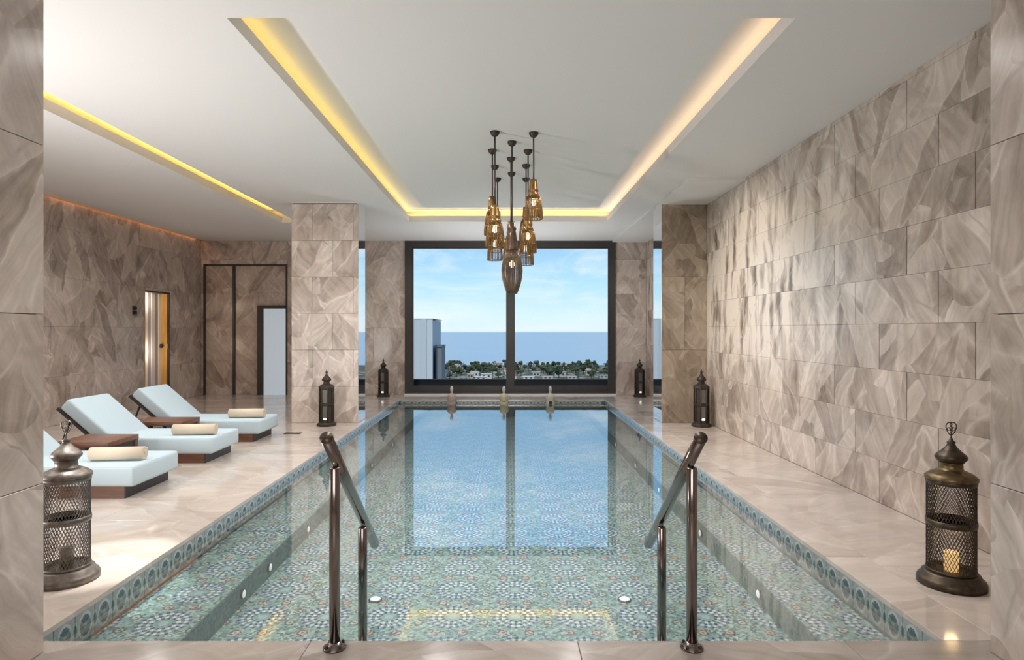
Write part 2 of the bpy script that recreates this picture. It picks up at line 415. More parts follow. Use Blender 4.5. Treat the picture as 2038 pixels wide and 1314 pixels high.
def tiles(parent, name, origin, u, v, rect, tw, th, m, u0=0, v0=0, shift=None, holes=(), gu=.002, gv=.0015, t=.02, jit=.0004):
    """tiles on a plane: origin + s*u + r*v, normal u x v; rect = (s0, r0, s1, r1)"""
    u, v, origin = Vector(u), Vector(v), Vector(origin); n = u.cross(v)
    R = Matrix((u, v, n)).transposed().to_4x4()
    s0, r0, s1, r1 = rect
    j0 = math.floor((r0-v0)/th); j1 = math.ceil((r1-v0)/th)
    for j in range(j0, j1):
        sh = u0 + (shift(j)*tw if shift else 0)
        for i in range(math.floor((s0-sh)/tw), math.ceil((s1-sh)/tw)):
            a, b = max(s0, sh+i*tw), max(r0, v0+j*th); c, d = min(s1, sh+(i+1)*tw), min(r1, v0+(j+1)*th)
            if c-a < .02 or d-b < .02: continue
            for (p,q,s,r) in subtract((a,b,c,d), holes):
                wd, ht = s-p-gu, r-q-gv
                if wd < .02 or ht < .02: continue
                cs, cr = (p+s)/2, (q+r)/2
                mm = m(cs, cr) if callable(m) else m
                o = link(name, tile_mesh(wd, ht, t, mm), parent)
                o.matrix_local = Matrix.Translation(origin + u*cs + v*cr + n*(random.uniform(-jit, jit))) @ R

# ------------------------------------------------------------------ dimensions
CZ = 3.325
XL, XR = -6.6, 3.02
YB = 13.62; YN = -2.5
PX0, PX1, PY0, PY1 = -2.156, 1.981, 2.84, 12.72
WZ = -.07
BXL, BXR, BZ, FZ = -1.675, 1.605, -.20, -.345

# ------------------------------------------------------------------ floor
fb = MB()
for (a, b, c, d) in ((XL, YN, PX0-.03, YB), (PX1+.03, YN, XR, YB), (PX0-.03, YN, PX1+.03, PY0-.03), (PX0-.03, PY1+.03, PX1+.03, YB)):
    fb.box((a, b, -.6), (c, d, -.021))
fb.box((PX0-.03, PY0-.03, -.62), (PX1+.03, PY1+.03, -.40))
floor = tag(obj('floor', fb, M_grout), 'polished beige marble deck around the pool', 'floor', kind='structure')
cop = .24
tiles(floor, 'floor_tile', (0,0,0), (1,0,0), (0,1,0), (XL, PY0, PX0-cop, YB), 1.2, .6, M_floor, u0=PX0-cop, v0=PY0, shift=lambda j: .5*(j % 2))
tiles(floor, 'floor_tile', (0,0,0), (1,0,0), (0,1,0), (PX1+cop, PY0, XR, YB), 1.2, .9, M_floor, u0=PX1+cop, v0=PY0)
tiles(floor, 'floor_tile', (0,0,0), (1,0,0), (0,1,0), (XL, 1.2, XR, PY0), 1.2, .6, M_coping, u0=-1.48, v0=PY0, shift=lambda j: .5*(j % 2))
tiles(floor, 'floor_tile', (0,0,0), (1,0,0), (0,1,0), (PX0-cop, PY1+.2, PX1+cop, YB), 1.2, .8, M_floor, v0=PY1+.2)
tiles(floor, 'coping_stone', (0,0,0), (1,0,0), (0,1,0), (PX0-cop, PY0, PX0+.01, YB), cop+.01, 1.05, M_floor, u0=PX0-cop, v0=PY0, t=.028)
tiles(floor, 'coping_stone', (0,0,0), (1,0,0), (0,1,0), (PX1-.01, PY0, PX1+cop, YB), cop+.01, 1.05, M_floor, u0=PX1-.01, v0=PY0, t=.028)
tiles(floor, 'coping_stone', (0,0,0), (1,0,0), (0,1,0), (PX0+.01, PY1-.01, PX1-.01, PY1+.2), 1.05, .21, M_floor, u0=PX0, v0=PY1-.01, t=.028)
obj('rear_floor', MB().box((XL, YN, -.021), (XR, 1.2, 0)), M_floor, floor)

# ------------------------------------------------------------------ walls
def wall(name, a, b, label, holes_mb=None):
    o = obj(name, MB().box(a, b) if a else holes_mb, M_grout)
    return tag(o, label, 'wall', kind='structure')
# right wall
wr = wall('wall_right', (XR+.02, YN, -.02), (XR+.3, YB+.3, CZ+.4), 'long right wall clad in pale streaked marble panels with dark upright joints')
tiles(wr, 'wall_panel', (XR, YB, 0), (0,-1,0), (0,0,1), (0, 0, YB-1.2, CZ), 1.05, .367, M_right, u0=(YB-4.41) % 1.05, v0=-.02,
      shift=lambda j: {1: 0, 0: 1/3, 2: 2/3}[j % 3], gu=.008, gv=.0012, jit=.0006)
obj('rear_cladding', MB().box((XR, YN, 0), (XR+.02, 1.2, CZ)), M_wall, wr)
# left wall with sauna opening
DY0, DY1, DZ = 11.5, 12.36, 2.13
mb = MB()
for (y0, y1, z0, z1) in ((YN, DY0-.03, -.02, CZ+.4), (DY1+.03, YB+.3, -.02, CZ+.4), (DY0-.03, DY1+.03, DZ+.03, CZ+.4)):
    mb.box((XL-.3, y0, z0), (XL-.02, y1, z1))
mb.box((XL-.32, DY0-.1, -.02), (XL-.29, DY1+.1, DZ+.1))
wl = wall('wall_left', None, None, 'left lounge wall of grey-brown marble with a sauna doorway', mb)
tiles(wl, 'wall_panel', (XL, 0, 0), (0,1,0), (0,0,1), (1.2, 0, YB, CZ), 1.05, .734, M_wall_l, v0=-.02, u0=.2,
      shift=lambda j: .5*(j % 2), holes=((DY0, -1, DY1, DZ),), gu=.004)
obj('rear_cladding', MB().box((XL-.02, YN, 0), (XL, 1.2, CZ)), M_wall, wl)
# back wall with window and door openings
def bx(px, k=129): return (px-1008)/k*1.4
WX0, WX1, WZ1 = bx(806), bx(1225), 1.4+(657-478)/129*1.4
HX0, HX1, HZ = bx(405), bx(572), 2.82
mb = MB()
for (x0, x1, z0, z1) in ((XL-.3, HX0, -.02, CZ+.4), (HX0, HX1, HZ, CZ+.4), (HX1, WX0-.01, -.02, CZ+.4), (WX1+.01, XR+.3, -.02, CZ+.4), (WX0-.01, WX1+.01, WZ1+.005, CZ+.4), (WX0-.01, WX1+.01, -.4, -.03)):
    mb.box((x0, YB+.02, z0), (x1, YB+.3, z1))
wb = wall('wall_back', None, None, 'far end wall of marble around the picture window and lounge doors', mb)
tiles(wb, 'wall_panel', (0, YB, 0), (1,0,0), (0,0,1), (XL, 0, XR, CZ), 1.05, .734, M_wall_l, v0=-.02, u0=HX0,
      holes=((WX0, -1, WX1, 9), (HX0, -1, HX1, HZ)), shift=lambda j: .5*(j % 2))
wf = wall('wall_front', (XL-.3, YN-.2, -.02), (XR+.3, YN, CZ+.4), 'plain wall behind the camera')
wf.data.materials[0] = M_plaster

# ------------------------------------------------------------------ ceiling with coves
SO_L, SI_L, SI_R, SO_R = -1.724, -1.327, 1.45, 1.783
SN, SF, SFI = 3.89, 11.19, 9.9
LL0, LL1 = -4.03, -3.72
LIP, CAV = .10, .21
cb = MB()
def cbox(x0, x1, y0, y1, z0=CZ, z1=CZ+LIP): cb.box((x0, y0, z0), (x1, y1, z1))
WG = .07                                                     # gap along the left wall
cbox(XL+WG, LL0, YN, YB)
cbox(LL0, LL1, YN, 1.5); cbox(LL0, LL1, 11.3, YB)
cbox(LL1, SO_L, YN, YB)
cbox(SO_L, SO_R, YN, SN); cbox(SO_L, SO_R, SF, YB)
cbox(SI_L, SI_R, SN, SFI, CZ, CZ+CAV)
cbox(SO_R, XR+.02, YN, YB)
cb.box((XL-.3, YN, CZ+CAV), (XR+.3, YB+.3, CZ+CAV+.15))       # roof above the cavities
B = .24
cbox(SO_L-B-.05, SO_L-B, SN, SF+B, CZ+LIP, CZ+CAV); cbox(SO_R+B, SO_R+B+.05, SN, SF+B, CZ+LIP, CZ+CAV)
cbox(SO_L-B, SO_R+B, SF+B, SF+B+.05, CZ+LIP, CZ+CAV); cbox(SO_L-B, SO_R+B, SN-.05, SN, CZ+LIP, CZ+CAV)
cbox(LL0-B-.05, LL0-B, 1.5, 11.3, CZ+LIP, CZ+CAV); cbox(LL1, LL1+.05, 1.5, 11.3, CZ+LIP, CZ+CAV)
cbox(LL0-B, LL1+.05, 11.3, 11.35, CZ+LIP, CZ+CAV); cbox(LL0-B, LL1+.05, 1.45, 1.5, CZ+LIP, CZ+CAV)
ceil = tag(obj('ceiling', cb, M_plaster), 'white plaster ceiling with glowing recessed light coves', 'ceiling', kind='structure')
soff = tag(obj('trim_1', MB().box((SO_R+.5, 7.95, CZ-.035), (XR, YB, CZ)), M_plaster), 'shallow dropped soffit over the right column', 'ceiling trim', kind='structure')
# LED strips lying on the lips, out of sight from below
def led(name, a, b, col, s):
    m = mat(name+'_light', (1,1,1), .5, emit=col, emit_s=s)
    obj('light_strip', MB().box(a, b), m, ceil)
LW = .02
led('left_cove', (SO_L-.05, SN+.05, CZ+LIP), (SO_L-.05+LW, SF+.1, CZ+LIP+.012), (1, .70, .15), 7.5)
led('right_cove', (SO_R+.05-LW, SN+.05, CZ+LIP), (SO_R+.05, SF+.1, CZ+LIP+.012), (1, .70, .42), 8)
led('far_cove', (SO_L-.05, SF+.08, CZ+LIP), (SO_R+.05, SF+.08+LW, CZ+LIP+.012), (1, .74, .26), 14)
led('lounge_cove', (LL0-.06, 1.6, CZ+LIP), (LL0-.06+LW, 11.2, CZ+LIP+.012), (1, .66, .14), 17)
led('wall_cove', (XL+.001, 1.4, CZ+.06), (XL+.02, YB-.1, CZ+.075), (1, .42, .14), 9)

# ------------------------------------------------------------------ columns and pillars
def pillar(name, x0, x1, y0, y1, m, faces, label, tw, th, mirror=None):
    o = tag(obj(name, MB().box((x0+.02, y0+.02, 0), (x1-.02, y1-.02, CZ)), M_grout), label, 'column', kind='structure')
    kw = dict(gu=.003, gv=.003, t=.019, shift=lambda j: .5*(j % 2))
    if 'f' in faces: tiles(o, 'stone_panel', (0, y0, 0), (1,0,0), (0,0,1), (x0, 0, x1, CZ-.012), tw, th, m, u0=x0, **kw)
    if 'b' in faces: tiles(o, 'stone_panel', (0, y1, 0), (-1,0,0), (0,0,1), (-x1, 0, -x0, CZ-.012), tw, th, m, u0=-x1, **kw)
    if 'l' in faces: tiles(o, 'stone_panel', (x0, 0, 0), (0,-1,0), (0,0,1), (-y1+.001, 0, -y0-.001, CZ-.012), tw, th, m, u0=-y1, **kw)
    if 'r' in faces: tiles(o, 'stone_panel', (x1, 0, 0), (0,1,0), (0,0,1), (y0+.001, 0, y1-.001, CZ-.012), tw, th, m, u0=y0, **kw)
    if mirror == 'r': obj('mirror_panel', MB().box((x1-.02, y0+.012, .004), (x1, y1-.012, CZ-.30)), M_mirror, o); obj('ceiling_reflection', MB().box((x1-.02, y0+.012, CZ-.30), (x1, y1-.012, CZ)), M_white, o)  # white block stands in for the ceiling's reflection above the mirror
    if mirror == 'l': obj('mirror_panel', MB().box((x0, y0+.012, .004), (x0+.02, y1-.012, CZ-.30)), M_mirror, o); obj('ceiling_reflection', MB().box((x0, y0+.012, CZ-.30), (x0+.02, y1-.012, CZ)), M_white, o)  # same white block painting the reflected ceiling
    obj('shadow_gap', MB().box((x0+.004, y0-.004 if 'f' in faces else y0, CZ-.012), (x1-.004, y1, CZ)), M_white, o)
    return o
pillar('stone_column', -3.239, -2.232, 9.5, 9.97, M_col, 'flb', 'freestanding marble column between loungers and window, mirrored on its pool side', .62, .55, 'r')
pillar('stone_column', 2.338, XR, 9.5, 10.05, M_col_warm, 'fb', 'darker brown marble column against the right wall', .70, 1.1, 'l')
pillar('stone_pillar', -3.0, -2.0125, 1.85, 2.745, M_wall_l, 'frbl', 'nearest left pillar of grey-brown marble cut by the frame', 1.0, .734)
pillar('stone_pillar', 2.104, XR, 1.85, 2.745, M_wall, 'lbf', 'nearest right pillar of pale marble cut by the frame', 1.0, .734)

# ------------------------------------------------------------------ window
wd = tag(link('window_1', None), 'wide picture window with dark frame and two sliding panes facing the sea', 'window', kind='structure')
yf0, yf1 = YB-.03, YB+.09
gx0, gx1, gz1 = bx(820), bx(1213), 1.4+(657-492)/129*1.4
gz0 = .19
mb = MB()
mb.box((WX0, yf0, .005), (gx0, yf1, WZ1)); mb.box((gx1, yf0, .005), (WX1, yf1, WZ1))
mb.box((gx0, yf0, gz1), (gx1, yf1, WZ1)); mb.box((gx0, yf0, .005), (gx1, yf1, .07))
obj('window_frame', mb, M_frame, wd)
mx0, mx1 = bx(1010), bx(1022)
mb = MB(); mb.box((mx0, yf0+.02, .07), (mx1, yf1-.02, gz1)); obj('mullion', mb, M_frame, wd)
for (a, b, dy) in ((gx0, mx0, .0), (mx1, gx1, .0)):
    s = MB(); yy = YB+.0
    s.box((a, yy, .07), (b, yy+.05, gz0)); s.box((a, yy, gz1-.03), (b, yy+.05, gz1))
    s.box((a, yy, gz0), (a+.03, yy+.05, gz1-.03)); s.box((b-.03, yy, gz0), (b, yy+.05, gz1-.03))
    sash = obj('sash', s, M_frame, wd)
    obj('pane', MB().box((a+.03, yy+.02, gz0), (b-.03, yy+.026, gz1-.03)), M_glass, sash)
obj('latch', MB().box((mx1+.01, YB-.04, .20), (mx1+.035, YB-.0, .32)), M_black, wd)
tag(obj('trim_2', MB().box((WX0, YB-.12, 0), (WX1, YB-.03, .03)), M_white), 'pale stone sill strip below the window', 'sill', kind='structure')

# ------------------------------------------------------------------ doors in the lounge
d1 = tag(link('door_1', None), 'narrow glowing sauna doorway with amber wooden edge in left wall', 'door', kind='structure')
rx = XL-.15
n = 7; cols = [(.80,.74,.70), (.50,.44,.42), (.86,.81,.78), (.44,.39,.40), (.78,.72,.70), (.40,.35,.36), (.82,.76,.70)]
for i in range(n):
    a = DY0 + (DY1-DY0)*i/n; b = DY0 + (DY1-DY0)*(i+1)/n
    obj('sauna_board', MB().box((rx-.03, a+.003, 0), (rx - (.012 if i % 2 else 0), b-.003, DZ)), mat('sauna_board_paint', cols[i], .45), d1)
obj('amber_jamb', MB().box((rx, DY1-.04, 0), (XL-.035, DY1, DZ)), M_amber, d1)
obj('dark_seal', MB().box((XL-.035, DY1-.03, 0), (XL+.002, DY1-.002, DZ)), M_frame, d1)
obj('near_jamb', MB().box((rx, DY0, 0), (XL+.002, DY0+.02, DZ)), M_amber, d1)
obj('head_jamb', MB().box((rx, DY0+.02, DZ-.03), (XL+.005, DY1-.03, DZ)), M_wood_dark, d1)
hd = MB(); hd.tube([(XL-.10, DY1-.04, 1.09), (XL-.10, DY1-.11, 1.09)], .014); hd.lathe([(.001,1.05),(.028,1.06),(.03,1.09),(.028,1.12),(.001,1.13)], 12, XL-.10, DY1-.12)
obj('door_knob', hd, M_black_metal, d1)
obj('latch_block', MB().box((XL-.09, DY1-.07, 1.04), (XL-.01, DY1-.04, 1.13)), M_amber, d1)
light('sauna_lamp', 'POINT', (XL-.05, 11.75, 1.95), 5, (1, .86, .66), shadow_soft_size=.05)
light('sauna_lamp', 'POINT', (XL-.05, 11.75, 1.0), 5, (1, .86, .66), shadow_soft_size=.05)

d2 = tag(link('door_2', None), 'tall stone-clad doors outlined by thin dark frame in far lounge wall', 'door', kind='structure')
jx0, jx1 = bx(513), bx(525); px1 = bx(569); sx = bx(465)
fz = 1.4+(657-608)/129*1.4
mb = MB(); fw = .035
mb.box((HX0, YB-.01, 0), (HX0+fw, YB+.04, HZ)); mb.box((HX0+fw, YB-.01, HZ-fw), (HX1-fw, YB+.04, HZ)); mb.box((HX1-fw, YB-.01, 0), (HX1, YB+.04, HZ))
obj('door_frame', mb, M_frame, d2)
obj('meeting_stile', MB().box((sx-.025, YB-.005, 0), (sx+.025, YB+.04, HZ-fw)), M_frame, d2)
tiles(d2, 'stone_panel', (0, YB+.03, 0), (1,0,0), (0,0,1), (HX0+fw, 0, sx-.025, HZ-fw), 1.0, .734, M_wall_l, u0=HX0+fw)
tiles(d2, 'stone_panel', (0, YB+.03, 0), (1,0,0), (0,0,1), (sx+.025, 0, HX1-fw, HZ-fw), 1.2, .734, M_wall_l, u0=sx+.025,
      holes=((jx0, -1, HX1, fz),))
obj('door_backing', MB().box((HX0, YB+.05, 0), (HX1, YB+.25, HZ)), M_grout, d2)
d3 = tag(link('door_3', None), 'pale blue frosted glass door in dark frame beside the left column', 'door', kind='structure')
mb = MB(); mb.box((jx0, YB-.03, 0), (jx1, YB+.045, fz)); mb.box((jx1, YB-.03, fz-.07), (HX1-fw, YB+.045, fz)); 
obj('door_frame', mb, M_frame, d3)
M_frost = mat('frosted_glass', (.55,.62,.68), .3, emit=(.52,.64,.74), emit_s=.42)  # glow put into the pane in place of daylight behind it
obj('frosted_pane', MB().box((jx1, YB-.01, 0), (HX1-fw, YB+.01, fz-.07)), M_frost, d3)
# small wall fitting beside the sauna
t = thing('wall_switch', 'small dark twin-button wall control left of the sauna doorway', 'switch', (XL, 11.17, 1.4+37/150*1.4))
obj('plate', MB().box((0, -.05, -.09), (.012, .06, .09)), M_lant_pale, t)
obj('button', MB().box((.012, -.035, .012), (.03, .045, .065)), M_black, t)
obj('button', MB().box((.012, -.035, -.065), (.03, .045, -.012)), M_black, t)

# ------------------------------------------------------------------ pool
pool = thing('swimming_pool', 'long indoor pool lined with blue-green patterned mosaic', 'pool', (0,0,0))
obj('pool_floor', MB().box((BXL, PY0, FZ-.04), (BXR, PY1, FZ)), M_mosaic, pool)
bl = obj('bench', MB().box((PX0, PY0, FZ-.04), (BXL-.012, PY1, BZ)), M_mosaic, pool)
br = obj('bench', MB().box((BXR+.012, PY0, FZ-.04), (PX1, PY1, BZ)), M_mosaic, pool)
obj('riser', MB().box((BXL-.012, PY0, FZ), (BXL, PY1, BZ-.001)), M_riser, bl)
obj('riser', MB().box((BXR, PY0, FZ), (BXR+.012, PY1, BZ-.001)), M_riser, br)
for (a, b) in (((PX0-.03, PY0-.03, -.4), (PX0, PY1+.03, -.03)), ((PX1, PY0-.03, -.4), (PX1+.03, PY1+.03, -.03)), ((PX0, PY0-.03, -.4), (PX1, PY0, -.03)), ((PX0, PY1, -.4), (PX1, PY1+.03, -.03))):
    obj('pool_wall', MB().box(a, b), M_riser, pool)
# waterline band of painted tiles on the two long sides and the far end
bt = .15
for k in range(int((PY1-PY0)/bt)):
    Y = PY0 + bt*(k+.5)
    o = link('band_tile', tile_mesh(bt-.004, .148, .010, M_band), pool)
    o.matrix_local = Matrix.Translation((PX0+.009, Y, -.104)) @ Matrix(((0,0,1),(1,0,0),(0,1,0))).to_4x4()
    o = link('band_tile', tile_mesh(bt-.004, .148, .010, M_band), pool)
    o.matrix_local = Matrix.Translation((PX1-.009, Y, -.104)) @ Matrix(((0,0,-1),(-1,0,0),(0,1,0))).to_4x4()
for k in range(int((PX1-PX0)/bt)):
    X = PX0 + .02 + bt*(k+.5)
    o = link('band_tile', tile_mesh(bt-.004, .148, .010, M_band), pool)
    o.matrix_local = Matrix.Translation((X, PY1-.009, -.104)) @ Matrix(((1,0,0),(0,0,-1),(0,1,0))).to_4x4()
# pool lights
M_pl = mat('pool_light_lens', (.8,.9,.9), .3, emit=(.85,1,.97), emit_s=.55)
def pool_lamp(loc, rot, r=.035):
    o = obj('pool_light', MB().lathe([(r*1.25, 0), (r*1.25, .006), (r, .010)], 16), M_steel, pool, loc, rot)
    obj('lens', MB().lathe([(r, .009), (r*.8, .014), (.001, .017)], 16), M_pl, o)
for yy in (4.0, 4.45, 5.3, 6.6, 7.8, 9.2): pool_lamp((BXL, yy, -.275), (0, PI/2, 0), .026)
for yy in (4.0, 5.2, 6.6, 7.8, 9.2): pool_lamp((BXR, yy, -.275), (0, -PI/2, 0), .026)
for px in (747, 1243):
    k = (1195-657)/1.246; pool_lamp(((px-1008)/k*1.4, 1757/k, FZ), (0,0,0), .036)
wt = MB().add([(PX0+.001, PY0+.001, WZ), (PX1-.001, PY0+.001, WZ), (PX1-.001, PY1-.001, WZ), (PX0+.001, PY1-.001, WZ)], [(0,1,2,3)])
tag(obj('pool_water', wt, M_water), 'still clear pool water mirroring the window', 'water', kind='stuff')

# ------------------------------------------------------------------ handrails
def handrail(X, label):
    t = thing('pool_handrail', label, 'handrail', (X, 2.775, 0))
    def zr(y): return .946 + (y-2.65)*(.17-.946)/(3.62-2.65)
    mb = MB().tube([(0, y-2.775, zr(y)) for y in (2.65, 3.0, 3.4, 3.62)], .0265, 16); rail = obj('rail', mb, M_steel, t)
    e = MB().tube([(0, 2.646-2.775, zr(2.646)), (0, 2.652-2.775, zr(2.652))], .0285, 16); obj('end_cap', e, M_lant_dark, rail)
    for (y, zb) in ((2.775, 0), (3.315, FZ)):
        yy = y-2.775
        obj('post', MB().lathe([(.0235, zb), (.0235, zr(y)-.055), (.020, zr(y)-.05)], 20, 0, yy), M_steel, t)
        obj('bracket', MB().tube([(0, yy, zr(y)-.055), (0, yy+.004, zr(y)-.035), (0, yy+.0, zr(y)-.01)], .009, 8), M_steel, t)
        fl = obj('base_flange', MB().lathe([(.05, zb), (.05, zb+.008), (.032, zb+.018), (.0236, zb+.03)], 20, 0, yy), M_steel, t)
        if zb == 0:
            for a in range(4):
                q = PI/4 + a*PI/2
                obj('bolt', MB().lathe([(.007, .008), (.007, .02), (.003, .024)], 6, .041*math.cos(q), yy+.041*math.sin(q), False), M_black_metal, fl)
    return t
handrail(-.756, 'left steel handrail sloping into the pool on two posts')
handrail(.816, 'right steel handrail sloping into the pool on two posts')

# ------------------------------------------------------------------ lanterns
def lattice(mb, r, z0, z1, n, turns, wd=.0045, seg=10, both=True):
    for sgn in ((1, -1) if both else (1,)):
        for i in range(n):
            a0 = 2*PI*i/n; vs = []
            for j in range(seg+1):
                f = j/seg; a = a0 + sgn*turns*f*2*PI; z = z0+(z1-z0)*f
                for (dr, dz) in ((.0015*(1+.4*sgn), wd), (.0015*(1+.4*sgn), -wd)):
                    zz = min(max(z+dz, z0), z1)
                    vs.append(((r+dr)*math.cos(a), (r+dr)*math.sin(a), zz))
                    vs.append(((r+dr-.003)*math.cos(a), (r+dr-.003)*math.sin(a), zz))
            fs = []
            for j in range(seg):
                o = j*4; fs += [(o, o+4, o+6, o+2), (o+1, o+3, o+7, o+5), (o, o+1, o+5, o+4), (o+2, o+6, o+7, o+3)]
            mb.add(vs, fs)
def finial(mb, z, s):
    mb.tube([(0,0,z), (0,0,z+.035*s)], .005*s, 8)
    pts = []
    for k in range(28):
        a = 2*PI*k/28; r = .042*s*(1 + .10*math.cos(3*a))
        pts.append((r*math.sin(a)*.92, 0, z+.075*s - r*math.cos(a)*1.12))
    mb.tube(pts, .0042*s, 6, True)
    for (cx, cz, rr) in ((0, .075, .012), (0, .103, .009), (-.018, .068, .011), (.018, .068, .011), (0, .05, .009)):
        mb.tube([(cx*s+rr*s*math.cos(q), 0, z+cz*s+rr*s*math.sin(q)) for q in [2*PI*k/12 for k in range(12)]], .0026*s, 6, True)
    mb.tube([(0,0,z+.03*s), (0,0,z+.118*s)], .0028*s, 6)
def big_lantern(loc, label, m_body, m_neck, m_dome, lit, rz):
    t = thing('floor_lantern', label, 'lantern', loc, rz)
    R = .13; t.scale = (.885, .885, .89)
    obj('base', MB().lathe([(.185,0),(.185,.03),(.178,.045),(.16,.055),(.155,.075),(.135,.085),(.0,.085)], 40), m_body, t)
    ll = MB(); lattice(ll, R, .09, .37, 46, .15, .0036); obj('lower_lattice', ll, m_body, t)
    ul = MB(); lattice(ul, R, .40, .63, 46, .125, .0036); obj('upper_lattice', ul, m_body, t)
    obj('middle_band', MB().lathe([(R-.004,.367),(R+.006,.367),(R+.008,.385),(R+.006,.403),(R-.004,.403),(R-.004,.367)], 40), m_body, t)
    obj('top_band', MB().lathe([(R-.004,.625),(R+.006,.625),(R+.007,.655),(R-.004,.655),(R-.004,.625)], 40), m_body, t)
    obj('lower_band', MB().lathe([(R-.004,.084),(R+.006,.084),(R+.006,.10),(R-.004,.10),(R-.004,.084)], 40), m_body, t)
    obj('shoulder', MB().lathe([(R+.012,.65),(R+.012,.668),(.115,.69),(.075,.708),(.064,.712),(.062,.75),(.068,.755)], 40), m_neck, t)
    obj('dome', MB().lathe([(.068,.755),(.072,.762),(.086,.778),(.088,.79),(.078,.806),(.052,.828),(.034,.846),(.024,.862),(.02,.872),(.026,.878),(.014,.888),(.010,.898),(.004,.91)], 32), m_dome, t)
    f = MB(); finial(f, .905, .82); obj('finial', f, m_dome, t, (0,0,0), (0,0,-rz))
    c = obj('candle', MB().lathe([(.04,.085),(.04,.20),(.035,.205),(.001,.205)], 16), M_glow if lit else M_tea_off, t)
    return t
M_tea_off = mat('cream_candle', (.35,.31,.25), .6)
big_lantern(((132-1008)/497*1.4, 1757/497, 0), 'large pale bronze pierced lantern beside the nearest left pillar', M_lant_pale, M_lant_pale, M_lant_pale, False, .3)
big_lantern(((1893-1008)/506*1.4, 1757/506, 0), 'large dark pierced lantern with brass shoulders and amber glow on right deck', M_lant_dark, M_brass, M_lant_dark, True, 0)
rl = ((1893-1008)/506*1.4, 1757/506)
light('lantern_glow', 'POINT', (rl[0], rl[1], .31), .8, (1, .66, .30), shadow_soft_size=.03)

def small_lantern(loc, label, s, rz=0):
    t = thing('pierced_lantern', label, 'lantern', loc, rz, 'dark lanterns at the columns and window'); t.scale = (s, s, s)
    n = 8; ph = PI/8
    obj('base', MB().lathe([(.155,0),(.155,.035),(.135,.05),(.12,.06)], n, ph=ph, smooth=False), M_black_metal, t)
    R = .118; core = R-.012
    b = MB().lathe([(core,.06),(core,.62)], n, ph=ph, smooth=False); body = obj('body', b, M_black_metal, t)
    fr = MB()
    for k in range(n):
        a = ph+2*PI*k/n; fr.tube([(R*math.cos(a)*.97, R*math.sin(a)*.97, .06), (R*math.cos(a)*.97, R*math.sin(a)*.97, .62)], .009, 6)
    obj('corner_posts', fr, M_black_metal, t)
    for z in (.06, .34, .60): obj('band', MB().lathe([(core-.01,z),(R+.004,z),(R+.004,z+.025),(core-.01,z+.025)], n, ph=ph, smooth=False), M_black_metal, t)
    # front glazing, the panes that face the pool room
    for (z0, z1, nm) in ((.10, .325, 'lower_pane'), (.375, .585, 'upper_pane')):
        p = obj(nm, MB().box((-.034, -core*.9239-.005, z0), (.034, -core*.9239+.004, z1)), M_pane_dark, t)
        if nm == 'lower_pane':
            obj('tea_light', MB().lathe([(.024, .105),(.026,.13),(.018,.136),(.001,.137)], 14, 0, -core*.9239-.004, sy=.4), M_tea, p)
    obj('shoulder', MB().lathe([(R+.008,.622),(R+.004,.636),(.085,.665),(.052,.685),(.048,.72)], n, ph=ph, smooth=False), M_black_metal, t)
    obj('dome', MB().lathe([(.05,.718),(.074,.735),(.074,.752),(.058,.775),(.036,.80),(.02,.818),(.024,.828),(.01,.84)], 20), M_black_metal, t)
    obj('finial', MB().lathe([(.006,.835),(.018,.85),(.02,.866),(.011,.885),(.003,.905)], 12), M_black_metal, t)
    return t
def at(px, k): return ((px-1008)/k*1.4, 1757/k, 0)
small_lantern(at(650, 190.5), 'dark lantern before the left marble column, its two grey panes showing', .905)
small_lantern(at(763, 133), 'dark lantern on the far deck just left of the window', .88)
small_lantern(at(1396, 192), 'dark lantern before the brown right column', .915)
small_lantern(at(1273, 133), 'dark lantern on the far deck just right of the window', .88)

# ------------------------------------------------------------------ loungers, tables, towels
def lounger(Y0, W, label):
    t = thing('sun_lounger', label, 'sun lounger', (0, Y0, 0), 0, 'pale blue loungers on the left deck')
    xf, xh = -3.165, -4.25
    base = obj('base', MB().box((xh-.55, .03, 0), (xf-.012, W-.03, .10)), M_wood, t)
    obj('foot_panel', MB().box((xf-.012, .03, 0), (xf, W-.03, .10)), M_wood_dark, base)
    bevel_box('seat_mattress', (xh, 0, .10), (xf+.085, W, .27), .028, 4, M_matt, t)
    a = math.radians(41)
    bk = bevel_box('back_mattress', (-.66, 0, 0), (0, W, .14), .028, 4, M_matt, t, (xh+.065, 0, .145), (0, a, 0))
    obj('back_frame', MB().box((-.68, .01, -.035), (.0, W-.01, -.004)), M_wood_dark, t, (xh+.065, 0, .145), (0, a, 0))
    for yy in (.08, W-.08):
        obj('back_strut', MB().tube([(xh-.50, yy, .09), (xh-.36, yy, .46)], .012, 8), M_wood_dark, t)
    # piping along the top edges of the mattress
    pm = MB().tube([(xh+.05, .012, .262), (xf+.068, .012, .262), (xf+.075, W*.5, .262), (xf+.068, W-.012, .262), (xh+.05, W-.012, .262)], .004, 6)
    obj('piping', pm, M_matt, t)
    return t
lounger(5.21, .72, 'nearest pale blue lounger, its back hidden by the left pillar')
lounger(6.60, .67, 'middle pale blue lounger of the row with raised back')
lounger(7.86, .66, 'farthest pale blue lounger with raised back, nearest the left column')
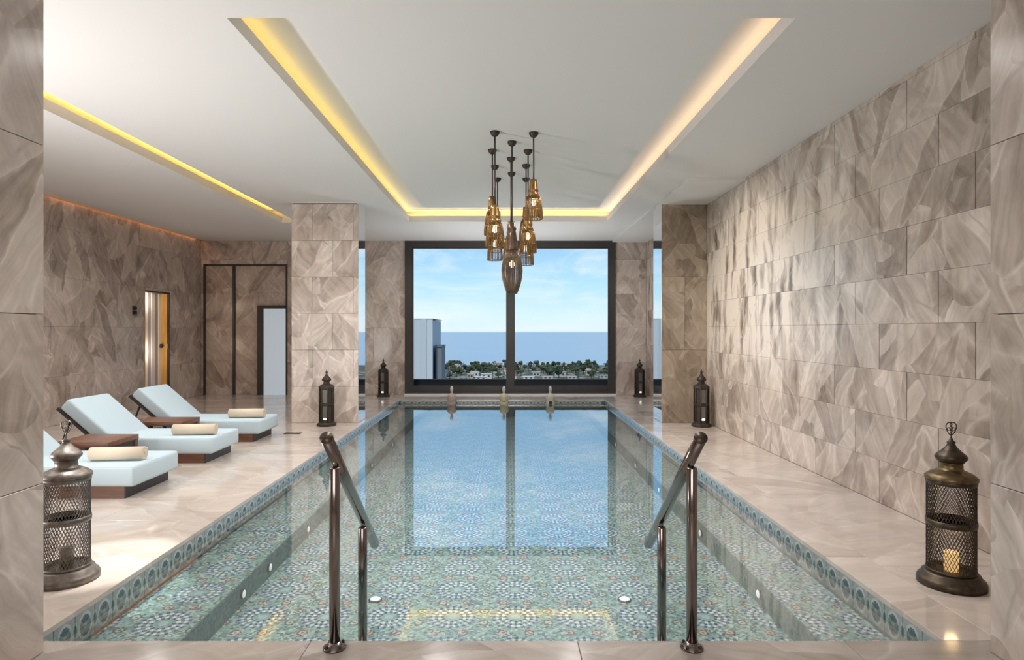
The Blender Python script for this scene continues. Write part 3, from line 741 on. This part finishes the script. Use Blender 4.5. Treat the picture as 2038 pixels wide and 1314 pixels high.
def side_table(x0, x1, y0, y1, z, label):
    t = thing('side_table', label, 'side table', ((x0+x1)/2, (y0+y1)/2, 0), 0, 'low wooden tables between loungers')
    w, d = (x1-x0)/2, (y1-y0)/2
    bevel_box('table_top', (-w, -d, z-.05), (w, d, z), .004, 2, M_wood, t)
    for sx in (-1, 1):
        for sy in (-1, 1):
            obj('leg', MB().box((sx*(w-.03)-.025, sy*(d-.03)-.025, 0), (sx*(w-.03)+.025, sy*(d-.03)+.025, z-.05)), M_wood, t)
    obj('side_panel', MB().box((w-.03, -d+.055, .05), (w-.015, d-.055, z-.05)), M_wood_dark, t)
    obj('shelf', MB().box((-w+.06, -d+.06, .06), (w-.06, d-.06, .08)), M_wood, t)
    return t
side_table(-4.33, -3.80, 6.02, 6.52, .325, 'brown wooden side table between the nearest and middle loungers')
side_table(-4.43, -3.79, 7.36, 7.80, .325, 'brown wooden side table between the middle and farthest loungers')
def towel(x, y, z, rz, label):
    t = thing('rolled_towel', label, 'towel', (x, y, z), rz, 'cream towels on the loungers')
    L = .22; seg = 100; turns = 4.2; mb = MB(); th = .0058
    def ring(off):
        out = []
        for k in range(seg+1):
            f = k/seg; a = f*turns*2*PI - .6; r = .010 + .052*f + off
            out.append((r*math.cos(a), .064 + r*math.sin(a)*.96))
        return out
    o_, i_ = ring(th), ring(-th)
    vs = []
    for xx in (-L, L):
        for (p, q) in o_: vs.append((xx + (.006 if xx > 0 else -.006)*0, p, q))
        for (p, q) in i_: vs.append((xx, p, q))
    n = seg+1; fs = []
    for k in range(seg):
        fs += [(k, k+1, 2*n+k+1, 2*n+k), (n+k, 3*n+k, 3*n+k+1, n+k+1), (k, n+k, n+k+1, k+1), (2*n+k, 2*n+k+1, 3*n+k+1, 3*n+k)]
    fs += [(0, 2*n, 3*n, n), (seg, n+seg, 3*n+seg, 2*n+seg)]
    mb.add(vs, fs, True)
    obj('towel_roll', mb, M_towel, t)
    return t
towel(-3.37, 5.47, .268, .10, 'rolled cream towel on the nearest lounger')
towel(-3.36, 6.80, .268, .07, 'rolled cream towel on the middle lounger')
towel(-3.34, 8.12, .268, .06, 'rolled cream towel on the farthest lounger')
# floor drain between lounger and column
t = thing('floor_drain', 'small dark floor drain slot beside the farthest lounger', 'drain', (at(583, 206)[0], at(583, 206)[1], 0.001))
obj('drain_frame', MB().box((-.11, -.05, 0), (.11, .05, .004)), M_black_metal, t)
for k in range(5): obj('bar', MB().box((-.09+k*.04, -.04, .004), (-.07+k*.04, .04, .007)), M_lant_pale, t)

# ------------------------------------------------------------------ pendants
def shade_parts(t, m, top, bot, r, kind):
    H = top-bot
    if kind == 'bell':
        obj('neck', MB().lathe([(.010,top),(.036,top-.004),(.041,top-.10*H),(.045,top-.26*H),(.050,top-.30*H),(.043,top-.32*H),(.050,top-.36*H),(.062,top-.44*H)], 20), m, t)
        prof = [(.062,.44),(.072,.55),(.078,.66),(.085,.78),(.089,.90),(.088,1.0)]
    else:
        obj('neck', MB().lathe([(.010,top),(.034,top-.01*H),(.038,top-.07*H),(.046,top-.09*H),(.036,top-.12*H),(.044,top-.16*H),(.052,top-.24*H),(.050,top-.34*H),(.058,top-.37*H),(.056,top-.40*H)], 20), m, t)
        prof = [(.056,.40),(.082,.50),(.100,.60),(.104,.68),(.098,.78),(.082,.88),(.060,.96),(.050,1.0)]
    k = r/max(p[0] for p in prof)
    pr = [(a*(1 if i == 0 else k), top-b*H) for i, (a, b) in enumerate(prof)]
    cg = MB(); n = 30 if kind == 'bell' else 40
    for i in range(n):
        a = 2*PI*i/n
        cg.tube([(q*math.cos(a), q*math.sin(a), zz) for (q, zz) in pr], .0044 if kind == 'bell' else .0050, 5)
    for (q, zz) in (pr[-1], pr[-3], pr[1]):
        cg.tube([(q*math.cos(2*PI*j/28), q*math.sin(2*PI*j/28), zz) for j in range(28)], .004, 5, True)
    obj('cage', cg, m, t)
    zb = top-.60*H
    obj('bulb', MB().lathe([(.004,zb+.05),(.014,zb+.045),(.024,zb+.02),(.026,zb),(.018,zb-.022),(.001,zb-.03)], 14), M_bulb, t)
    obj('socket', MB().lathe([(.016,zb+.10),(.016,zb+.045)], 12), M_rod, t)
def pendant(px, py, ytop, ybot, r, kind, label, m):
    k = (657-py)/1.375; X, Y = (px-1008)/k*1.4, 1757/k
    t = thing('pendant_lamp', label, 'pendant lamp', (X, Y, CZ), 0, 'pendant lamps hanging over the pool')
    top = 1.4+(657-ytop)/k*1.4-CZ; bot = 1.4+(657-ybot)/k*1.4-CZ
    obj('ceiling_canopy', MB().lathe([(.012,-.05),(.026,-.044),(.040,-.028),(.046,-.010),(.046,0)], 20), M_black_metal, t)
    obj('rod', MB().lathe([(.0075,top-.01),(.0075,-.045)], 8), M_rod, t)
    shade_parts(t, m, top, bot, r, kind)
    return t
PD = [
 (985, 262, 408, 491, .088, 'bell', 'lit bronze bell pendant in front on the left of the cluster'),
 (1062, 264, 357, 436, .088, 'bell', 'bronze bell pendant at front right, highest of the cluster'),
 (1019, 282, 443, 584, .104, 'spindle', 'long dark spindle pendant hanging lowest at the centre'),
 (980, 298, 391, 468, .088, 'bell', 'bronze pendant with tallest neck on the left, behind the front left lamp'),
 (1051, 299, 425, 503, .088, 'bell', 'lit bronze bell pendant right of the central spindle'),
 (1017, 314, 440, 520, .088, 'bell', 'bronze pendant hidden straight behind the central spindle'),
 (985, 330, 440, 518, .088, 'bell', 'pendant whose open cage hangs against the sky, left of the spindle'),
 (1047, 328, 452, 527, .088, 'bell', 'pendant whose open cage hangs against the sky, right of the spindle'),
 (1018, 344, 455, 522, .088, 'bell', 'second bronze pendant hidden behind the central spindle'),
 (990, 355, 420, 487, .088, 'bell', 'rearmost bronze pendant of the left row'),
 (1047, 355, 412, 478, .088, 'bell', 'rearmost bronze pendant of the right row')]
for p in PD: pendant(*p, M_pend2 if p[5] == 'spindle' else M_pend)

# ------------------------------------------------------------------ fountain spouts at the far rim
M_sp = [metal_noise('pink_stone', (.42,.32,.27), (.55,.44,.37), .5, 0, 14), metal_noise('cream_gilt_stone', (.45,.40,.26), (.62,.56,.40), .5, 0, 14), metal_noise('cream_stone', (.50,.46,.36), (.62,.58,.48), .5, 0, 14)]
M_tip = mat('pale_tip', (.62,.60,.57), .35)
for (px, lab, i) in ((899, 'pinkish stone fountain spout, left of three on the far pool rim', 0), (1003, 'cream gilded fountain spout below the window mullion', 1), (1095, 'cream stone fountain spout with dark mouth, right of three on the rim', 2)):
    k = 139.4
    t = thing('fountain_spout', lab, 'fountain spout', ((px-1008)/k*1.4, 1757/k, FZ), 0, 'fountain spouts on the far rim')
    z = -FZ
    obj('pedestal', MB().lathe([(.085,0),(.085,z-.12),(.092,z-.10)], 20), M_riser, t)
    obj('body', MB().lathe([(.092,z-.10),(.098,z-.08),(.086,z-.045),(.080,z-.01),(.084,z+.02),(.090,z+.05),(.088,z+.085),(.070,z+.115),(.040,z+.13),(.026,z+.14)], 24), M_sp[i], t)
    obj('neck', MB().lathe([(.026,z+.138),(.020,z+.155),(.022,z+.17),(.033,z+.185),(.030,z+.20),(.034,z+.225),(.031,z+.25),(.018,z+.27),(.003,z+.285)], 16), M_tip, t)
    obj('mouth', MB().lathe([(.001,0),(.030,.001),(.034,.012),(.024,.016),(.0,.010)], 16), M_black_metal if i == 2 else M_sp[i], t, (0, -.080, z-.045 if i == 2 else z+.005), (PI/2, 0, 0))

# ------------------------------------------------------------------ outside
M_sea = mat('sea', (.10,.26,.42), .28); 
T, b = nt(M_sea); cn = T.new('ShaderNodeTexCoord').outputs['Object']
T.put(b.inputs['Base Color'], T.mix(T.noise(T.vm('MULTIPLY', cn, (.0006, .006, 1)), 1, 4)[0], (.27,.36,.42), (.35,.44,.49)))
tag(obj('sea', MB().add([(-9000, 300, -30), (9000, 300, -30), (9000, 9000, -30), (-9000, 9000, -30)], [(0,1,2,3)]), M_sea), 'calm blue sea reaching the horizon outside the window', 'sea', kind='structure')
M_land = mat('scrub_land', (.10,.11,.065), .9)
T, b = nt(M_land); cn = T.new('ShaderNodeTexCoord').outputs['Object']
T.put(b.inputs['Base Color'], T.ramp(T.noise(cn, .25, 4)[0], [(.40, (.04,.05,.025)), (.55, (.12,.115,.07)), (.66, (.46,.40,.31))]))
lm = MB().box((-160, 16, -31), (160, 312, -16))
tag(obj('ground', lm, M_land), 'coastal scrub land between terrace and sea', 'ground', kind='structure')
M_ter = mat('terrace_dark', (.035,.043,.05), .6)
tag(obj('terrace_parapet', MB().box((-6, 15.0, -.3), (6, 15.15, .20)).box((-6, 14.97, .20), (6, 15.18, .225)), M_ter), 'low dark terrace parapet outside the window', 'parapet')
tag(obj('terrace', MB().box((-6.5, YB+.31, -.3), (6.5, 15.3, -.1)), M_ter), 'dark terrace floor outside the window', 'terrace', kind='structure')
M_conc = mat('pale_concrete', (.50,.54,.57), .8)
def X60(px, Y=60): return (px-1008)/1255*Y
tb = thing('concrete_tower', 'tall pale grey concrete block at the left edge of the window view', 'building', (0, 60, -16))
x0 = X60(790); x1 = X60(861); n = 6
obj('core', MB().box((x0, .25, 0), (x1-.15, 9, 18.35)), M_conc, tb)
for i in range(n):
    a = x0+(x1-x0)*i/n; c = x0+(x1-x0)*(i+1)/n
    obj('facade_panel', MB().box((a+.008, .03*(i % 2), 0), (c-.008, .25, 18.45)), mat('facade_panel_grey', tuple(v*(.97+.05*((i*3) % 4)/3) for v in (.50,.54,.57)), .8), tb)
obj('roof_cap', MB().box((x0, 0, 18.45), (x1-.05, 9.05, 18.5)), M_conc, tb)
tb = thing('dark_shaft', 'dark grey square shaft standing right of the pale concrete block', 'building', (0, 60, -16))
obj('core', MB().box((X60(861)+.12, 1.5, 0), (X60(876), 5, 15.75)), mat('dark_cladding', (.17,.19,.21), .7), tb)
obj('cap', MB().box((X60(861)+.1, 1.4, 15.75), (X60(876)+.03, 5.05, 15.9)), mat('dark_cap', (.14,.155,.17), .7), tb)
# trees and houses along the shore
M_leaf = []
for c0, c1 in (((.02,.034,.018), (.06,.08,.04)), ((.05,.06,.03), (.13,.135,.07)), ((.03,.045,.036), (.085,.11,.08))):
    m = mat('foliage', c0, .9, spec=.1); T, b = nt(m)
    T.put(b.inputs['Base Color'], T.ramp(T.noise(T.new('ShaderNodeTexCoord').outputs['Object'], 1.5, 4)[0], [(.35, c0), (.65, c1)])); M_leaf.append(m)
M_trunk = mat('trunk', (.09,.07,.05), .9)
def crown_mesh(i):
    rnd = random.Random(i); mb = MB()
    for k in range(9):
        bm = bmesh.new(); bmesh.ops.create_icosphere(bm, subdivisions=1, radius=rnd.uniform(.5, .85))
        cx, cy, cz = rnd.uniform(-.8,.8), rnd.uniform(-.6,.6), rnd.uniform(1.5, 2.7)
        vs = [(v.co.x*rnd.uniform(.75,1.25)+cx, v.co.y+cy, v.co.z*rnd.uniform(.6,1.1)+cz) for v in bm.verts]
        fs = [tuple(v.index for v in f.verts) for f in bm.faces]; bm.free(); mb.add(vs, fs)
    return mb.mesh('crown', M_leaf[i % 3])
def palm_mesh():
    mb = MB()
    for k in range(13):
        a = 2*PI*k/13; r = 1.5; dz = .35 if k % 2 else 0
        pts = [(0,0,3.2), (.5*r*math.cos(a), .5*r*math.sin(a), 3.6+dz), (r*math.cos(a), r*math.sin(a), 3.0+dz)]
        p, q, s_ = map(Vector, pts); wv = Vector((-math.sin(a), math.cos(a), 0))*.16
        mb.add([p, q-wv, q+wv, s_, p+Vector((0,0,-.05)), q+Vector((0,0,-.1))], [(0,1,2), (1,3,2), (4,2,5), (4,5,1)])
    return mb.mesh('fronds', M_leaf[2])
crowns = [crown_mesh(i) for i in range(6)]; palm = palm_mesh()
trunk_me = MB().lathe([(.16,0),(.11,1.8)], 6).mesh('trunk', M_trunk); ptrunk = MB().lathe([(.16,0),(.10,3.25)], 6).mesh('trunk', M_trunk)
rg = random.Random(11)
def shore_tree(x, y, s, kind):
    if kind == 'palm':
        t = thing('palm_tree', 'palm tree standing out above the shore greenery beyond the window', 'tree', (x, y, -16), rg.uniform(0, 6), 'palms along the distant shore')
        link('fronds', palm, t); link('trunk', ptrunk, t)
    else:
        i = rg.randrange(6)
        t = thing('shore_tree', ['dark green bushy tree among the distant shore houses', 'olive green bushy tree among the distant shore houses', 'grey green bushy tree among the distant shore houses'][i % 3], 'tree', (x, y, -16), rg.uniform(0, 6), ['dark green shore trees', 'olive shore trees', 'grey green shore trees'][i % 3])
        link('crown', crowns[i], t); link('trunk', trunk_me, t)
    t.scale = (s, s, s*rg.uniform(.85, 1.1))
spots = []
def free(x, y, r):
    if any((x-a)**2+(y-b)**2 < (r+q)**2 for a, b, q in spots): return False
    spots.append((x, y, r)); return True
H_SPOTS = []
for k in range(26):
    for tries in range(200):
        y = rg.uniform(219, 292) if k >= 9 else rg.uniform(219, 228); x = rg.uniform(-.13, .165)*y
        if free(x, y+1.5, 2.7): H_SPOTS.append((x, y)); break
for px in (885, 893, 918, 1052, 1062, 1112, 1128, 1150, 1185, 1205):
    for tries in range(60):
        y = rg.uniform(240, 300); x = (px-1008)/1255*y
        if free(x, y, 2.0): shore_tree(x, y, rg.uniform(.8, 1.1), 'palm'); break
for k in range(170):
    for tries in range(40):
        y = rg.uniform(222, 302); x = rg.uniform(-.155, .168)*y
        if free(x, y, 1.55): break
    else: continue
    shore_tree(x, y, rg.uniform(.65, 1.1), 'bush')
M_house = [mat('house_white', (.62,.58,.52), .8), mat('house_cream', (.50,.43,.34), .8), mat('house_grey', (.42,.42,.40), .8)]
M_hroof = mat('house_roof', (.46,.40,.34), .85); M_hwin = mat('house_window', (.05,.06,.07), .3)
for k, (x, y) in enumerate(H_SPOTS):
    wv = rg.uniform(2, 4.2); h = rg.uniform(1.2, 2.3); i = k % 3
    if k < 9: h = rg.uniform(.7, 1.1)
    t = thing('shore_house', ['small white flat-roofed house among the shore trees', 'small cream flat-roofed house among the shore trees', 'small grey flat-roofed house among the shore trees'][i], 'house', (x, y, -16), 0, ['white shore houses', 'cream shore houses', 'grey shore houses'][i])
    obj('walls', MB().box((-wv/2, 0, 0), (wv/2, 3, h)), M_house[i], t)
    obj('roof', MB().box((-wv/2-.15, -.15, h), (wv/2+.15, 3.1, h+.16)), M_hroof if i else M_house[0], t)
    for q in range(2):
        cx = (-.22+.44*q)*wv; obj('window', MB().box((cx-.35, -.05, h*.35), (cx+.35, .02, h*.75)), M_hwin, t)
